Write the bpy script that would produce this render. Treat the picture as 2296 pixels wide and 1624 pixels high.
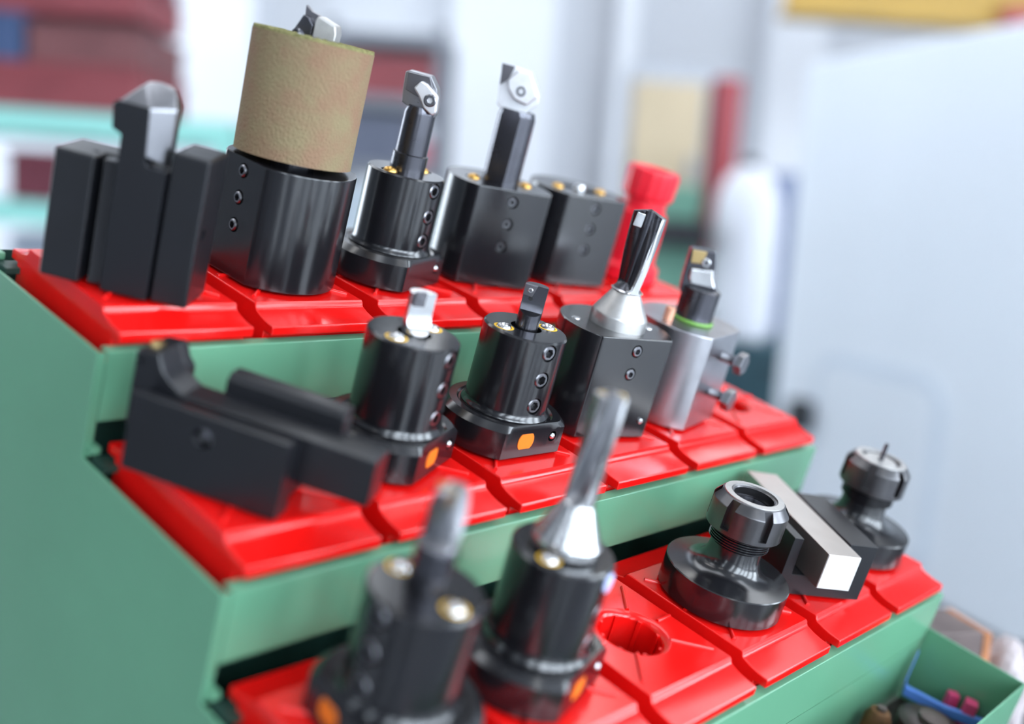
import bpy, bmesh, math, random
from mathutils import Vector, Matrix
random.seed(4)
R = math.radians
for o in list(bpy.data.objects): bpy.data.objects.remove(o)
S = bpy.context.scene
COL = S.collection

# ------------------------------------------------------------------ camera
cam = bpy.data.cameras.new('camera'); camo = bpy.data.objects.new('camera', cam); COL.objects.link(camo)
CW = Vector((-0.2358, -0.4395, 1.1084))
TILT = R(15)
_r = [Vector((0.6723, -0.6949, 0.2551)), Vector((-0.0574, -0.3926, -0.9179)), Vector((0.738, 0.6025, -0.3039))]
_t = Matrix.Rotation(TILT, 3, 'X')
ax, ay, az = [(_t @ v).normalized() for v in _r]
camo.matrix_world = Matrix(((ax.x, -ay.x, -az.x, CW.x), (ax.y, -ay.y, -az.y, CW.y), (ax.z, -ay.z, -az.z, CW.z), (0, 0, 0, 1)))
cam.sensor_width = 36; cam.lens = 36 * 2438.3 / 2296
cam.clip_start = 0.01
cam.dof.use_dof = True; cam.dof.focus_distance = 0.585; cam.dof.aperture_fstop = 2.3
S.camera = camo
# ------------------------------------------------------------------ world, exposure
W = bpy.data.worlds.new('sky'); S.world = W; W.use_nodes = True
W.node_tree.nodes['Background'].inputs[0].default_value = (0.75, 0.85, 1, 1)
W.node_tree.nodes['Background'].inputs[1].default_value = 1.0
S.view_settings.view_transform = 'Standard'; S.view_settings.look = 'None'
S.view_settings.gamma = 1; S.view_settings.use_curve_mapping = False
S.view_settings.exposure = 0.15
WINDOW_LIGHT = 10.5      # daylight through the hall windows
STRIP_LIGHT = 6.0       # ceiling strip lamps
ROOF_LIGHT = 2.7         # roof lights

# ------------------------------------------------------------------ materials
def srgb(r, g, b):
    f = lambda c: (c / 255 / 12.92) if c <= 10 else (((c / 255) + 0.055) / 1.055) ** 2.4
    return (f(r), f(g), f(b), 1)
def mat(name, col, rough=0.5, metal=0.0, spec=0.5, var=0.0, vscale=40, bump=0.0, bscale=400, coat=0.0, rvar=0.0, emit=None, es=0, col2=None, aniso=None):
    m = bpy.data.materials.new(name); m.use_nodes = True
    nt = m.node_tree; b = nt.nodes['Principled BSDF']
    b.inputs['Base Color'].default_value = col; b.inputs['Roughness'].default_value = rough
    b.inputs['Metallic'].default_value = metal; b.inputs['Specular IOR Level'].default_value = spec
    b.inputs['Coat Weight'].default_value = coat; b.inputs['Coat Roughness'].default_value = 0.12
    if emit: b.inputs['Emission Color'].default_value = emit; b.inputs['Emission Strength'].default_value = es
    if var or bump or rvar:
        tc = nt.nodes.new('ShaderNodeTexCoord')
        src = tc.outputs['Object']
        if aniso:
            mp = nt.nodes.new('ShaderNodeMapping'); mp.inputs['Scale'].default_value = aniso
            nt.links.new(src, mp.inputs[0]); src = mp.outputs[0]
    if var or rvar:
        nz = nt.nodes.new('ShaderNodeTexNoise'); nz.inputs['Scale'].default_value = vscale; nz.inputs['Detail'].default_value = 5
        nt.links.new(src, nz.inputs['Vector'])
        if var:
            mx = nt.nodes.new('ShaderNodeMix'); mx.data_type = 'RGBA'
            mr = nt.nodes.new('ShaderNodeMapRange'); mr.inputs[1].default_value = .35; mr.inputs[2].default_value = .65
            nt.links.new(nz.outputs['Fac'], mr.inputs[0]); nt.links.new(mr.outputs[0], mx.inputs[0])
            mx.inputs[6].default_value = col
            mx.inputs[7].default_value = col2 if col2 else tuple(min(1, c * (1 - var)) for c in col[:3]) + (1,)
            nt.links.new(mx.outputs[2], b.inputs['Base Color'])
        if rvar:
            m2 = nt.nodes.new('ShaderNodeMapRange'); m2.inputs[3].default_value = max(.03, rough - rvar); m2.inputs[4].default_value = rough + rvar
            nt.links.new(nz.outputs['Fac'], m2.inputs[0]); nt.links.new(m2.outputs[0], b.inputs['Roughness'])
    if bump:
        n2 = nt.nodes.new('ShaderNodeTexNoise'); n2.inputs['Scale'].default_value = bscale; n2.inputs['Detail'].default_value = 3
        nt.links.new(src, n2.inputs['Vector'])
        bp = nt.nodes.new('ShaderNodeBump'); bp.inputs['Strength'].default_value = bump; bp.inputs['Distance'].default_value = 0.0008 if bump > .5 else 0.0005
        nt.links.new(n2.outputs['Fac'], bp.inputs['Height']); nt.links.new(bp.outputs[0], b.inputs['Normal'])
    return m
RED = mat('red_plastic', srgb(226, 20, 18), .18, spec=.5, var=.10, vscale=25, rvar=.05)
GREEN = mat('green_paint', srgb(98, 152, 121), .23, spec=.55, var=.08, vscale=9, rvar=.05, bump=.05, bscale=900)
GREEN_SHADED = mat('green_paint_shaded', srgb(26, 58, 50), .5, var=.1, vscale=12)  # green darkened to paint in the shade inside the rack
BLACK = mat('black_oxide_steel', (.008, .008, .010, 1), .20, metal=0, spec=.8, var=.2, vscale=60, rvar=.04)
BLACKM = mat('black_oxide_matte', (.008, .0085, .011, 1), .34, metal=0, spec=.45, var=.2, vscale=45, rvar=.06, bump=.04, bscale=1500)
DARKT = mat('burnished_top', (.055, .052, .050, 1), .36, metal=.7, var=.2, vscale=80)
STEEL = mat('bright_steel', (.62, .62, .63, 1), .24, metal=1, var=.12, vscale=90, rvar=.08)
SATIN = mat('satin_steel', (.55, .54, .53, 1), .42, metal=1, var=.12, vscale=200, bump=.1, bscale=2500)
GREYST = mat('grey_ground_steel', (.30, .30, .32, 1), .30, metal=1, var=.15, vscale=70, rvar=.07)
CLAMP = mat('clamp_steel', (.78, .78, .80, 1), .45, metal=.85, var=.08, vscale=150)
DSTEEL = mat('dark_bar_steel', (.10, .10, .115, 1), .26, metal=.95, var=.2, vscale=70, rvar=.06)
SCREW = mat('screw_steel', (.26, .26, .28, 1), .28, metal=1, var=.1, vscale=200)
HOLE_SHADE = mat('hole_shade', (.006, .006, .007, 1), .6)
ORANGE = mat('orange_paint', srgb(226, 112, 18), .5)
YELLOW = mat('yellow_seal', srgb(225, 175, 20), .45)
BRASS = mat('brass_ball', (.62, .36, .10, 1), .3, metal=1)
CARBIDE = mat('carbide_insert', (.17, .165, .18, 1), .3, metal=.9)
GOLD = mat('gold_coated_insert', (.55, .40, .18, 1), .3, metal=.9)
NICKEL = mat('nickel_bar', (.50, .46, .43, 1), .36, metal=.92, bump=.06, bscale=1200, var=.06, vscale=60)
ENDW = mat('bar_end', (.66, .67, .66, 1), .5, metal=.15)
FOAM = mat('foam_sleeve', srgb(130, 105, 84), .95, spec=.15, var=.5, vscale=60, bump=1.0, bscale=700, col2=srgb(128, 115, 88))
FOAMC = mat('foam_cut', srgb(140, 136, 92), .95, spec=.1, var=.4, vscale=500, bump=1.0, bscale=1200)
COPPER = mat('copper_plug', srgb(222, 160, 132), .4, metal=.4)
GREENR = mat('green_ring', srgb(110, 160, 70), .4)
REDP = mat('red_plug_plastic', srgb(225, 25, 45), .4, spec=.4, var=.1, vscale=60)
BLUE = mat('blue_plastic', srgb(95, 140, 225), .35)
PINK = mat('pink_plastic', srgb(225, 75, 125), .5, var=.1, vscale=80)
RUST = mat('rusty_brown', srgb(120, 80, 45), .7, var=.5, vscale=120)
OILY = mat('oily_dark', srgb(58, 40, 42), .35, var=.3, vscale=60)
WOOD = mat('wood_end', srgb(178, 115, 75), .7, var=.3, vscale=60)
DIRTY = mat('dirty_metal', srgb(105, 90, 88), .5, metal=.2, var=.3, vscale=40)
PALE = mat('pale_cloth', srgb(180, 170, 172), .8)

# ------------------------------------------------------------------ mesh helpers
def NB(): return bmesh.new()
def lathe(bm, prof, seg=72):
    rings = []; vs = []
    for r, z in prof:
        if r < 1e-7: rings.append([bm.verts.new((0, 0, z))])
        else: rings.append([bm.verts.new((r * math.cos(2 * math.pi * k / seg), r * math.sin(2 * math.pi * k / seg), z)) for k in range(seg)])
        vs += rings[-1]
    for a, b in zip(rings, rings[1:]):
        for k in range(seg):
            k2 = (k + 1) % seg
            q = [a[k % len(a)], a[k2 % len(a)], b[k2 % len(b)], b[k % len(b)]]
            u = []
            for v in q:
                if v not in u: u.append(v)
            if len(u) > 2: bm.faces.new(u)
    return vs
def ring_solid(bm, prof, seg=72):
    return lathe(bm, list(prof) + [prof[0]], seg) if False else _ring(bm, prof, seg)
def _ring(bm, prof, seg):
    rings = [[bm.verts.new((r * math.cos(2 * math.pi * k / seg), r * math.sin(2 * math.pi * k / seg), z)) for k in range(seg)] for r, z in prof]
    n = len(rings)
    for i in range(n):
        a, b = rings[i], rings[(i + 1) % n]
        for k in range(seg): bm.faces.new((a[k], a[(k + 1) % seg], b[(k + 1) % seg], b[k]))
    return [v for r in rings for v in r]
def prism(bm, poly, z0, z1, axis='Z'):
    def P(a, b, c): return {'Z': (a, b, c), 'X': (c, a, b), 'Y': (a, c, b)}[axis]
    A = [bm.verts.new(P(x, y, z0)) for x, y in poly]; B = [bm.verts.new(P(x, y, z1)) for x, y in poly]
    n = len(poly); bm.faces.new(A[::-1]); bm.faces.new(B)
    for i in range(n): bm.faces.new((A[i], A[(i + 1) % n], B[(i + 1) % n], B[i]))
    return A + B
def box(bm, x0, x1, y0, y1, z0, z1): return prism(bm, [(x0, y0), (x1, y0), (x1, y1), (x0, y1)], z0, z1)
def bevel(bm, w, seg=2, ang=30):
    bmesh.ops.recalc_face_normals(bm, faces=bm.faces)
    es = [e for e in bm.edges if len(e.link_faces) == 2 and e.calc_face_angle(0) > R(ang)]
    bmesh.ops.bevel(bm, geom=es, offset=w, segments=seg, profile=.5, affect='EDGES', clamp_overlap=True)
def xf(bm, M, vs=None): bmesh.ops.transform(bm, matrix=M, verts=vs if vs else bm.verts)
def T(x, y, z): return Matrix.Translation((x, y, z))
def RZ(a): return Matrix.Rotation(a, 4, 'Z')
def RY(a): return Matrix.Rotation(a, 4, 'Y')
def RX(a): return Matrix.Rotation(a, 4, 'X')
def mesh(name, bm, m, smooth=38):
    bmesh.ops.recalc_face_normals(bm, faces=bm.faces)
    me = bpy.data.meshes.new(name); bm.to_mesh(me); bm.free()
    me.materials.append(m)
    if smooth:
        me.shade_smooth(); me.set_sharp_from_angle(angle=R(smooth))
        if len(me.polygons) > 6 and smooth < 90:      # face weighted normals keep flats flat
            o = bpy.data.objects.new('tmp', me); COL.objects.link(o)
            md = o.modifiers.new('w', 'WEIGHTED_NORMAL'); md.keep_sharp = True; md.weight = 80
            dg = bpy.context.evaluated_depsgraph_get(); m2 = bpy.data.meshes.new_from_object(o.evaluated_get(dg))
            bpy.data.objects.remove(o); bpy.data.meshes.remove(me); me = m2; me.name = name
    return me
def obj(name, bm, m, parent=None, M=None, smooth=38):
    me = bm if isinstance(bm, bpy.types.Mesh) else mesh(name, bm, m, smooth)
    o = bpy.data.objects.new(name, me); COL.objects.link(o)
    if parent: o.parent = parent
    if M is not None: o.matrix_basis = M
    return o
def cut(bm, cutters, op='DIFFERENCE', tri=False, selfx=False):
    """boolean of two closed bmeshes, returns a new bmesh"""
    bmesh.ops.recalc_face_normals(bm, faces=bm.faces); bmesh.ops.recalc_face_normals(cutters, faces=cutters.faces)
    ms = []
    for b in (bm, cutters):
        me = bpy.data.meshes.new('tmp'); b.to_mesh(me); b.free(); ms.append(me)
    a = bpy.data.objects.new('tmp_a', ms[0]); c = bpy.data.objects.new('tmp_c', ms[1])
    COL.objects.link(a); COL.objects.link(c)
    md = a.modifiers.new('b', 'BOOLEAN'); md.object = c; md.operation = op; md.solver = 'EXACT'; md.use_self = selfx
    dg = bpy.context.evaluated_depsgraph_get(); ev = a.evaluated_get(dg)
    out = bmesh.new(); out.from_mesh(ev.to_mesh()); ev.to_mesh_clear()
    bpy.data.objects.remove(a); bpy.data.objects.remove(c)
    for me in ms: bpy.data.meshes.remove(me)
    if tri: bmesh.ops.triangulate(out, faces=[f for f in out.faces if len(f.verts) > 4])
    return out
def tag(o, label=None, cat=None, group=None, kind=None):
    if label: o['label'] = label
    if cat: o['category'] = cat
    if group: o['group'] = group
    if kind: o['kind'] = kind
    return o
def thing(name, label, cat, M, group=None):
    o = bpy.data.objects.new(name, None); COL.objects.link(o); o.empty_display_size = .01
    o.matrix_basis = M
    return tag(o, label, cat, group)
def dup(root, M, label, group=None):
    r = root.copy(); COL.objects.link(r); r.matrix_basis = M; r['label'] = label
    if group: r['group'] = group
    def kids(a, b):
        for ch in list(a.children):
            c = ch.copy(); COL.objects.link(c); c.parent = b; kids(ch, c)
    kids(root, r)
    return r

# ------------------------------------------------------------------ frames
# the rack leans 15 degrees toward its operator: everything on it is laid out in rack coordinates
RM = T(0, 0, 1.05) @ Matrix.Rotation(TILT, 4, 'X')
P, DY, DZ, IW, LIP, PLAT = .08, .1172, .0507, .0693, .0183, .0759
IDEP = LIP * 2 + PLAT
def ctr(t, i): return Vector(((i - 1) * P + IW / 2, -(t - 1) * DY + IDEP / 2, -(t - 1) * DZ))
def rackM(t, i, phi=0, z=0.0): return RM @ Matrix.Translation(ctr(t, i) + Vector((0, 0, z))) @ RZ(R(phi))
SEAT = .0015            # holders rest on the ribs of the inserts
FACE = -140.8           # bearing, in rack coordinates, that most cutting heads are turned to
HM = T(CW.x, CW.y, 0) @ RZ(R(-48.167))     # hall frame: x to the right, y deep into the hall

# ------------------------------------------------------------------ the hall
WALL = mat('wall_paint', srgb(204, 206, 211), .8, var=.04, vscale=1.5)
PIER = mat('pier_paint', srgb(219, 221, 226), .7, var=.03, vscale=2)
FLOOR = mat('floor_concrete', srgb(118, 121, 127), .13, spec=1.0, var=.12, vscale=2, rvar=.05)
WALLD = mat('wall_grey', srgb(120, 124, 130), .8, var=.06, vscale=1.5)
CEIL = mat('ceiling_paint', srgb(140, 140, 142), .85, var=.05, vscale=1)
def sky_glass(name, s, c=(.80, .90, 1, 1)):
    return mat(name, (.8, .85, .9, 1), .1, emit=c, es=s)
DAY = sky_glass('daylight_pane', WINDOW_LIGHT); ROOFL = sky_glass('roof_light_pane', ROOF_LIGHT, (.95, .97, 1, 1))
LAMP = mat('lamp_diffuser', (.9, .9, .9, 1), .4, emit=(1, .98, .95, 1), es=STRIP_LIGHT)
FRAME = mat('window_frame', srgb(150, 155, 160), .5, metal=.2)
X0, X1, Y0, Y1, ZH = -6.5, 6.5, -5.0, 8.4, 5.0
def struct(name, bm, m, M=HM, sm=0):
    return tag(obj(name, bm, m, None, M, sm), kind='structure')
b = NB(); box(b, X0, X1, Y0, Y1, -.1, 0); struct('floor', b, FLOOR)
b = NB(); box(b, X0, X1, Y0, Y1, ZH, ZH + .1); struct('ceiling', b, CEIL)
b = NB(); box(b, X0, X1, Y1, Y1 + .2, 0, ZH); struct('wall_back', b, WALL)
b = NB(); box(b, X0 - .2, X0, Y0, Y1, 0, ZH); struct('wall_left', b, WALLD)
b = NB(); box(b, X1, X1 + .2, Y0, Y1, 0, ZH); struct('wall_right', b, WALLD)
b = NB(); box(b, X0, X1, Y0 - .2, Y0, 0, ZH); struct('wall_front', b, WALLD)
wn = 0
def window(M, w, h):
    """pane with frame, in the XZ plane of M facing +Y"""
    global wn
    wn += 1
    b = NB(); box(b, -w / 2, w / 2, .0, .02, 0, h)
    o = struct('window_%d' % wn, b, DAY, M)
    f = NB()
    for x in (-w / 2, w / 2): box(f, x - .05, x + .05, 0, .07, -.05, h + .05)
    for z in (0, h / 2, h): box(f, -w / 2, w / 2, 0, .06, z - .035, z + .035)
    obj('window_frame', f, FRAME, o, None, 0)
for x, w in ((-3.4, .5), (.2, .6), (2.7, 2.0), (5.2, 1.8)): window(HM @ T(x, Y0 + .01, .3), w, 4.0)
for y in (-3.6, -1.0, 1.5): window(HM @ T(X1 - .01, y, .3) @ RZ(R(90)), 1.9, 4.0)
for y, w in ((-2.2, .4), (5.0, 1.4), (7.0, 1.5)): window(HM @ T(X0 + .01, y, .3) @ RZ(R(-90)), w, 4.0)  # the two deeper in the hall are added to brighten the white machine
tn = 0
for x0, x1 in ((-2.80, -2.02), (-.60, .16), (.60, .74), (1.72, 2.1)):       # piers along the back wall
    tn += 1; b = NB(); box(b, x0, x1, Y1 - .35, Y1, 0, ZH); struct('trim_%d' % tn, b, PIER)
for x in (-3.2, 0, 3.2):                                                   # roof lights
    tn += 1; b = NB(); box(b, x - .5, x + .5, -1.0, 8.0, ZH - .03, ZH - .002); struct('window_%d' % (wn + tn), b, ROOFL)
HOUS = mat('lamp_housing', srgb(225, 225, 225), .4)
k = 0
for x, nm in ((-1.6, 'left'), (1.6, 'right')):
    for y, nd in ((-2.6, 'nearest the windows'), (.6, 'above the machine aisle'), (3.8, 'nearest the back wall')):
        t = thing('ceiling_lamp', 'white linear ceiling lamp, %s row, %s' % (nm, nd), 'lamp', HM @ T(x, y, ZH - .75), 'linear ceiling lamps')
        b = NB(); box(b, -.11, .11, -.9, .9, .02, .1); bevel(b, .01); obj('housing', b, HOUS, t)
        b = NB(); box(b, -.09, .09, -.88, .88, 0, .02); obj('diffuser', b, LAMP, t)
        b = NB(); box(b, -.01, .01, -.6, -.58, .1, .75); obj('suspension', b, FRAME, t)
        b = NB(); box(b, -.01, .01, .58, .6, .1, .75); obj('suspension', b, FRAME, t)

# ------------------------------------------------------------------ white machine tool beside the rack
MW = mat('machine_white', srgb(232, 238, 246), .38, var=.03, vscale=2)
MG = mat('machine_seam', srgb(218, 227, 238), .5)
MB = mat('machine_black', srgb(30, 32, 38), .5)
mm = HM @ T(.832, 3.4, 0) @ RZ(R(-71.6))
t = thing('machine_tool', 'large white machine tool enclosure with rounded door seam behind the rack', 'machine', mm)
b = NB(); prism(b, [(0, .2), (2.6, .2), (2.6, 1.615), (0, 1.615)], 0, 1.1, 'Y'); bevel(b, .02, 3); obj('enclosure', b, MW, t)
b = NB(); box(b, .06, 2.55, .05, 1.05, 0, .198); obj('base', b, MB, t)
def rrect(x0, x1, z0, z1, r, n=8):
    out = []
    for cx, cz, a in ((x1 - r, z0 + r, -90), (x1 - r, z1 - r, 0), (x0 + r, z1 - r, 90), (x0 + r, z0 + r, 180)):
        for k in range(n + 1): out.append((cx + r * math.cos(R(a + 90 * k / n)), cz + r * math.sin(R(a + 90 * k / n))))
    return out
def frame_mesh(outer, inner, y0, y1):
    b = NB(); n = len(outer)
    V = [[b.verts.new((x, y, z)) for x, z in L] for L in (outer, inner) for y in (y0, y1)]
    o0, o1, i0, i1 = V
    for k in range(n):
        j = (k + 1) % n
        b.faces.new((o0[k], o0[j], i0[j], i0[k])); b.faces.new((o1[k], o1[j], i1[j], i1[k]))
        b.faces.new((o0[k], o0[j], o1[j], o1[k])); b.faces.new((i0[k], i0[j], i1[j], i1[k]))
    return b
DOOR = (.22, .78, .24, .765)
x0, x1, z0, z1 = DOOR
b = frame_mesh(rrect(x0, x1, z0, z1, .09), rrect(x0 + .035, x1 - .035, z0 + .035, z1 - .035, .06), -.005, .004)
obj('door_seam', b, MG, t)
b = NB(); prism(b, rrect(x0 + .038, x1 - .038, z0 + .038, z1 - .038, .058), -.008, .004, 'Y'); obj('door', b, MW, t)
b = NB(); box(b, .165, .235, -.06, 0, .515, .61); bevel(b, .012, 3); obj('handle', b, MB, t)

# ------------------------------------------------------------------ shelving and clutter at the back of the hall
TEAL = mat('teal_paint', srgb(150, 214, 204), .45, var=.05, vscale=4)
GREYB = mat('grey_shelf_paint', srgb(120, 122, 130), .5)
CR = {k: mat('crate_' + k, c, .55, var=.15, vscale=7) for k, c in dict(red=srgb(138, 64, 70), brown=srgb(118, 72, 74), maroon=srgb(105, 45, 58), blue=srgb(62, 82, 120), grey=srgb(150, 158, 172), slate=srgb(95, 100, 118), pale=srgb(195, 205, 215), pink=srgb(205, 110, 125)).items()}
def shelf_unit(name, label, x0, x1, y0, y1, zs, ztop, m, th=.05):
    t = thing(name, label, 'shelf', HM @ T(x0, y0, 0)); w = x1 - x0; d = y1 - y0
    for x in (0, w - .05):
        for y in (0, d - .05):
            b = NB(); box(b, x, x + .05, y, y + .05, 0, ztop); obj('post', b, m, t, None, 0)
    for z in zs:
        b = NB(); box(b, 0, w, -.004, d, z - th, z); obj('shelf_board', b, m, t, None, 0)
    return t
def crate(label, x0, x1, y0, y1, z0, z1, m, group='crates on the teal shelving'):
    t = thing('storage_crate', label, 'crate', HM @ T((x0 + x1) / 2, (y0 + y1) / 2, z0), group)
    w, d, h = (x1 - x0) / 2, (y1 - y0) / 2, z1 - z0
    b = NB(); box(b, -w, w, -d, d, 0, h * .94)
    bevel(b, .01); obj('body', b, CR[m], t)
    b = NB(); box(b, -w - .006, w + .006, -d - .006, d + .006, h * .86, h); bevel(b, .005); obj('rim', b, CR[m], t)
    b = NB(); box(b, -w * .4, w * .4, -d - .012, -d + .002, h * .55, h * .68); obj('handle', b, CR[m], t)
shelf_unit('shelving_unit', 'teal steel shelving unit with crates left of the tool rack', -2.55, -.93, 3.5, 4.1, (.55, 1.035, 1.325), 1.325, TEAL, .075)
crate('low red crate, left end of the upper shelf row', -2.5, -1.95, 3.52, 4.0, 1.327, 1.50, 'red')
crate('wide dull red crate at the bottom of the upper stack', -1.93, -1.235, 3.52, 4.0, 1.327, 1.475, 'red')
crate('brown crate in the middle of the upper stack', -1.60, -1.24, 3.53, 3.98, 1.477, 1.60, 'brown')
crate('small blue crate left of the brown crate', -1.90, -1.615, 3.53, 3.98, 1.477, 1.625, 'blue')
crate('red crate on top of the upper stack', -1.92, -1.25, 3.54, 3.98, 1.627, 1.74, 'red')
crate('maroon crate crowning the upper stack', -1.92, -1.26, 3.55, 3.98, 1.742, 1.95, 'maroon')
crate('maroon crate between the two teal boards', -1.66, -1.42, 3.54, 3.95, 1.037, 1.20, 'maroon')
crate('pale grey crate between the two teal boards', -1.38, -1.02, 3.54, 3.95, 1.037, 1.17, 'pale')
crate('grey crate on the lower teal board', -1.65, -1.2, 3.54, 3.95, .552, .93, 'grey')
shelf_unit('grey_rack', 'dark grey steel rack with crates far behind the boring bars', -.93, -.38, 5.0, 5.6, (.9, 1.28, 1.58, 1.86), 1.9, GREYB, .05)
crate('red crate on the top board of the grey rack', -.84, -.43, 5.02, 5.5, 1.582, 1.76, 'red', 'crates on the grey rack')
crate('slate blue crate on the middle board of the grey rack', -.84, -.55, 5.02, 5.5, 1.282, 1.5, 'slate', 'crates on the grey rack')
crate('pink crate on the middle board of the grey rack', -.53, -.43, 5.02, 5.4, 1.282, 1.4, 'pink', 'crates on the grey rack')
crate('pale crate on the low board of the grey rack', -.85, -.45, 5.02, 5.5, .902, 1.18, 'pale', 'crates on the grey rack')
TAN = mat('tan_board', srgb(196, 178, 150), .8, var=.1, vscale=5); REDB = mat('red_cabinet_paint', srgb(150, 50, 58), .5)
t = thing('notice_cabinet', 'tan fronted wall cabinet with grey top near the red pillar', 'cabinet', HM @ T(.47, 5.3, 0))
b = NB(); box(b, 0, .38, 0, .3, 0, 1.84); bevel(b, .01); obj('body', b, mat('grey_cab', srgb(165, 168, 175), .5), t)
b = NB(); box(b, .02, .36, -.02, -.001, 1.0, 1.76); bevel(b, .005); obj('door', b, TAN, t)
b = NB(); box(b, .30, .33, -.04, -.019, 1.3, 1.42); obj('handle', b, FRAME, t)
t = thing('fire_cabinet', 'narrow red cabinet standing right of the tan cabinet', 'cabinet', HM @ T(.88, 5.3, 0))
b = NB(); box(b, 0, .13, 0, .2, 0, 1.80); bevel(b, .01); obj('body', b, REDB, t)
b = NB(); box(b, .01, .12, -.015, -.001, .9, 1.75); obj('door', b, REDB, t)
GCAB = mat('green_machine_paint', srgb(110, 160, 140), .5, var=.2, vscale=6)
t = thing('green_machine', 'green workshop machine behind the red plug', 'machine', HM @ T(.50, 4.7, 0))
b = NB(); box(b, 0, .32, 0, .4, .0, .75); bevel(b, .015); obj('base', b, GCAB, t)
b = NB(); box(b, .05, .27, .05, .35, .751, 1.27); bevel(b, .03); obj('column', b, GCAB, t)
b = NB(); box(b, .02, .30, -.06, .049, 1.0, 1.12); bevel(b, .02); obj('head', b, MB, t)
DRUM = mat('white_plastic', srgb(232, 234, 242), .45)
t = thing('plastic_drum', 'white plastic drum with domed top behind the grey steel holder', 'drum', HM @ T(.98, 4.8, .62))
b = NB(); lathe(b, [(0, 0), (.13, 0), (.15, .03), (.15, .36), (.145, .40), (.15, .44), (.14, .60), (.10, .70), (.05, .74), (0, .745)], 40); obj('body', b, DRUM, t)
b = NB(); lathe(b, [(0, .742), (.035, .742), (.035, .78), (0, .78)], 24); obj('cap', b, MB, t)
t = thing('parts_cabinet', 'blue grey parts cabinet left of the white machine', 'cabinet', HM @ T(.84, 4.6, 0))
GC = mat('blue_grey_paint', srgb(120, 130, 160), .5); DT = mat('dark_teal_paint', srgb(46, 78, 88), .5)
b = NB(); box(b, 0, .55, 0, .5, 0, .615); bevel(b, .01); obj('body', b, DT, t)
for zz in (.08, .26, .44):
    b = NB(); box(b, .02, .53, -.015, -.001, zz, zz + .15); bevel(b, .004); d = obj('drawer', b, DT, t)
    b = NB(); box(b, .2, .35, -.03, -.014, zz + .07, zz + .085); obj('handle', b, MB, d)
t = thing('locker', 'blue grey locker behind the white drum', 'locker', HM @ T(1.10, 5.2, 0))
b = NB(); box(b, 0, .30, 0, .4, 0, 1.37); bevel(b, .01); obj('body', b, GC, t)
b = NB(); box(b, .02, .28, -.015, -.001, .1, 1.32); obj('door', b, GC, t)
YEL = mat('crane_yellow', srgb(176, 140, 52), .5, var=.1, vscale=4)
t = thing('crane_beam', 'yellow overhead crane beam above the white machine', 'crane', HM @ T(1.25, 5.6, 2.17))
b = NB(); box(b, 0, 4.6, 0, .22, .32, .36); box(b, 0, 4.6, 0, .22, 0, .04); box(b, 0, 4.6, .09, .13, .04, .32); obj('girder', b, YEL, t)
b = NB(); box(b, 1.05, 1.6, -.06, .08, -.12, .1); bevel(b, .03); obj('hoist', b, REDB, t)

# ------------------------------------------------------------------ the rack
t = thing('tool_rack', 'green painted steel stepped rack with three tiers', 'rack', RM)
RX0, RX1 = -.008, .4745
def side_poly(off):
    pts = [(.150, -.0145)]
    for k in range(3):
        pts.append((-k * DY - .001, -.0145 - k * DZ))
        pts.append((-k * DY - .001, -.0173 - (k + 1) * DZ if k < 2 else -.55))
    # the corner at the back of each lower tier follows that tier's top edge
    pts[2] = (-.001, -.0145 - DZ); pts[4] = (-DY - .001, -.0145 - 2 * DZ)
    pts.append((.150, -.55))
    return pts
for nm, xa, xb in (('left', RX0 - .0016, RX0), ('right', RX1 + .0004, RX1 + .002)):
    b = NB(); prism(b, side_poly(0), xa, xb, 'X'); bevel(b, .0004, 2); obj('side_panel', b, GREEN, t)
for k in range(3):      # folded front edge of the left side panel
    b = NB(); zb = -.0145 - (k + 1) * DZ if k < 2 else -.55
    box(b, RX0 + .0001, RX0 + .0028, -k * DY - .001, -k * DY + .0002, zb, -.0146 - k * DZ); bevel(b, .0004, 2); obj('front_fold', b, GREEN, t)
for k in range(3):
    y, z = -k * DY, -k * DZ
    zb = z - .048
    b = NB(); prism(b, [(y - .0012, zb), (y + .0003, zb), (y + .0003, z - .0156), (y + .006, z - .0156), (y + .006, z - .0141), (y - .0012, z - .0141)], RX0 + .0033, RX1, 'X')
    bevel(b, .0006, 3); obj('front_panel', b, GREEN, t)
    b = NB(); box(b, RX0 + .001, RX1 - .001, y + .101, y + .1125, z - .0155, z - .0125); obj('back_rail', b, GREEN_SHADED, t)
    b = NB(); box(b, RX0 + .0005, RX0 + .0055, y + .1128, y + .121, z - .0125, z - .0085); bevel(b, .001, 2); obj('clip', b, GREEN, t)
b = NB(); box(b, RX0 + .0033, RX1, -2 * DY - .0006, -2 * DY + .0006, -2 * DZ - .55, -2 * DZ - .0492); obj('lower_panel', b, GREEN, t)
b = NB(); box(b, RX0, RX1 - .001, .1385, .1400, -.55, -.016); obj('back_panel', b, GREEN_SHADED, t)  # unseen back, added to keep the inside of the rack dark
b = NB(); box(b, RX0, RX1 - .001, -2 * DY + .002, .138, -.5, -.498); obj('floor_panel', b, GREEN_SHADED, t)  # unseen bottom, added for the same darkness
for k in (1, 2):      # dark sheet added under each upper tier to paint in the gap's shade
    b = NB(); box(b, RX0 + .001, RX1 - .001, -(k - 1) * DY + .030, -(k - 1) * DY + .031, -k * DZ - .05, -k * DZ + .022); obj('inner_shade_sheet', b, GREEN_SHADED, t)
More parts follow.
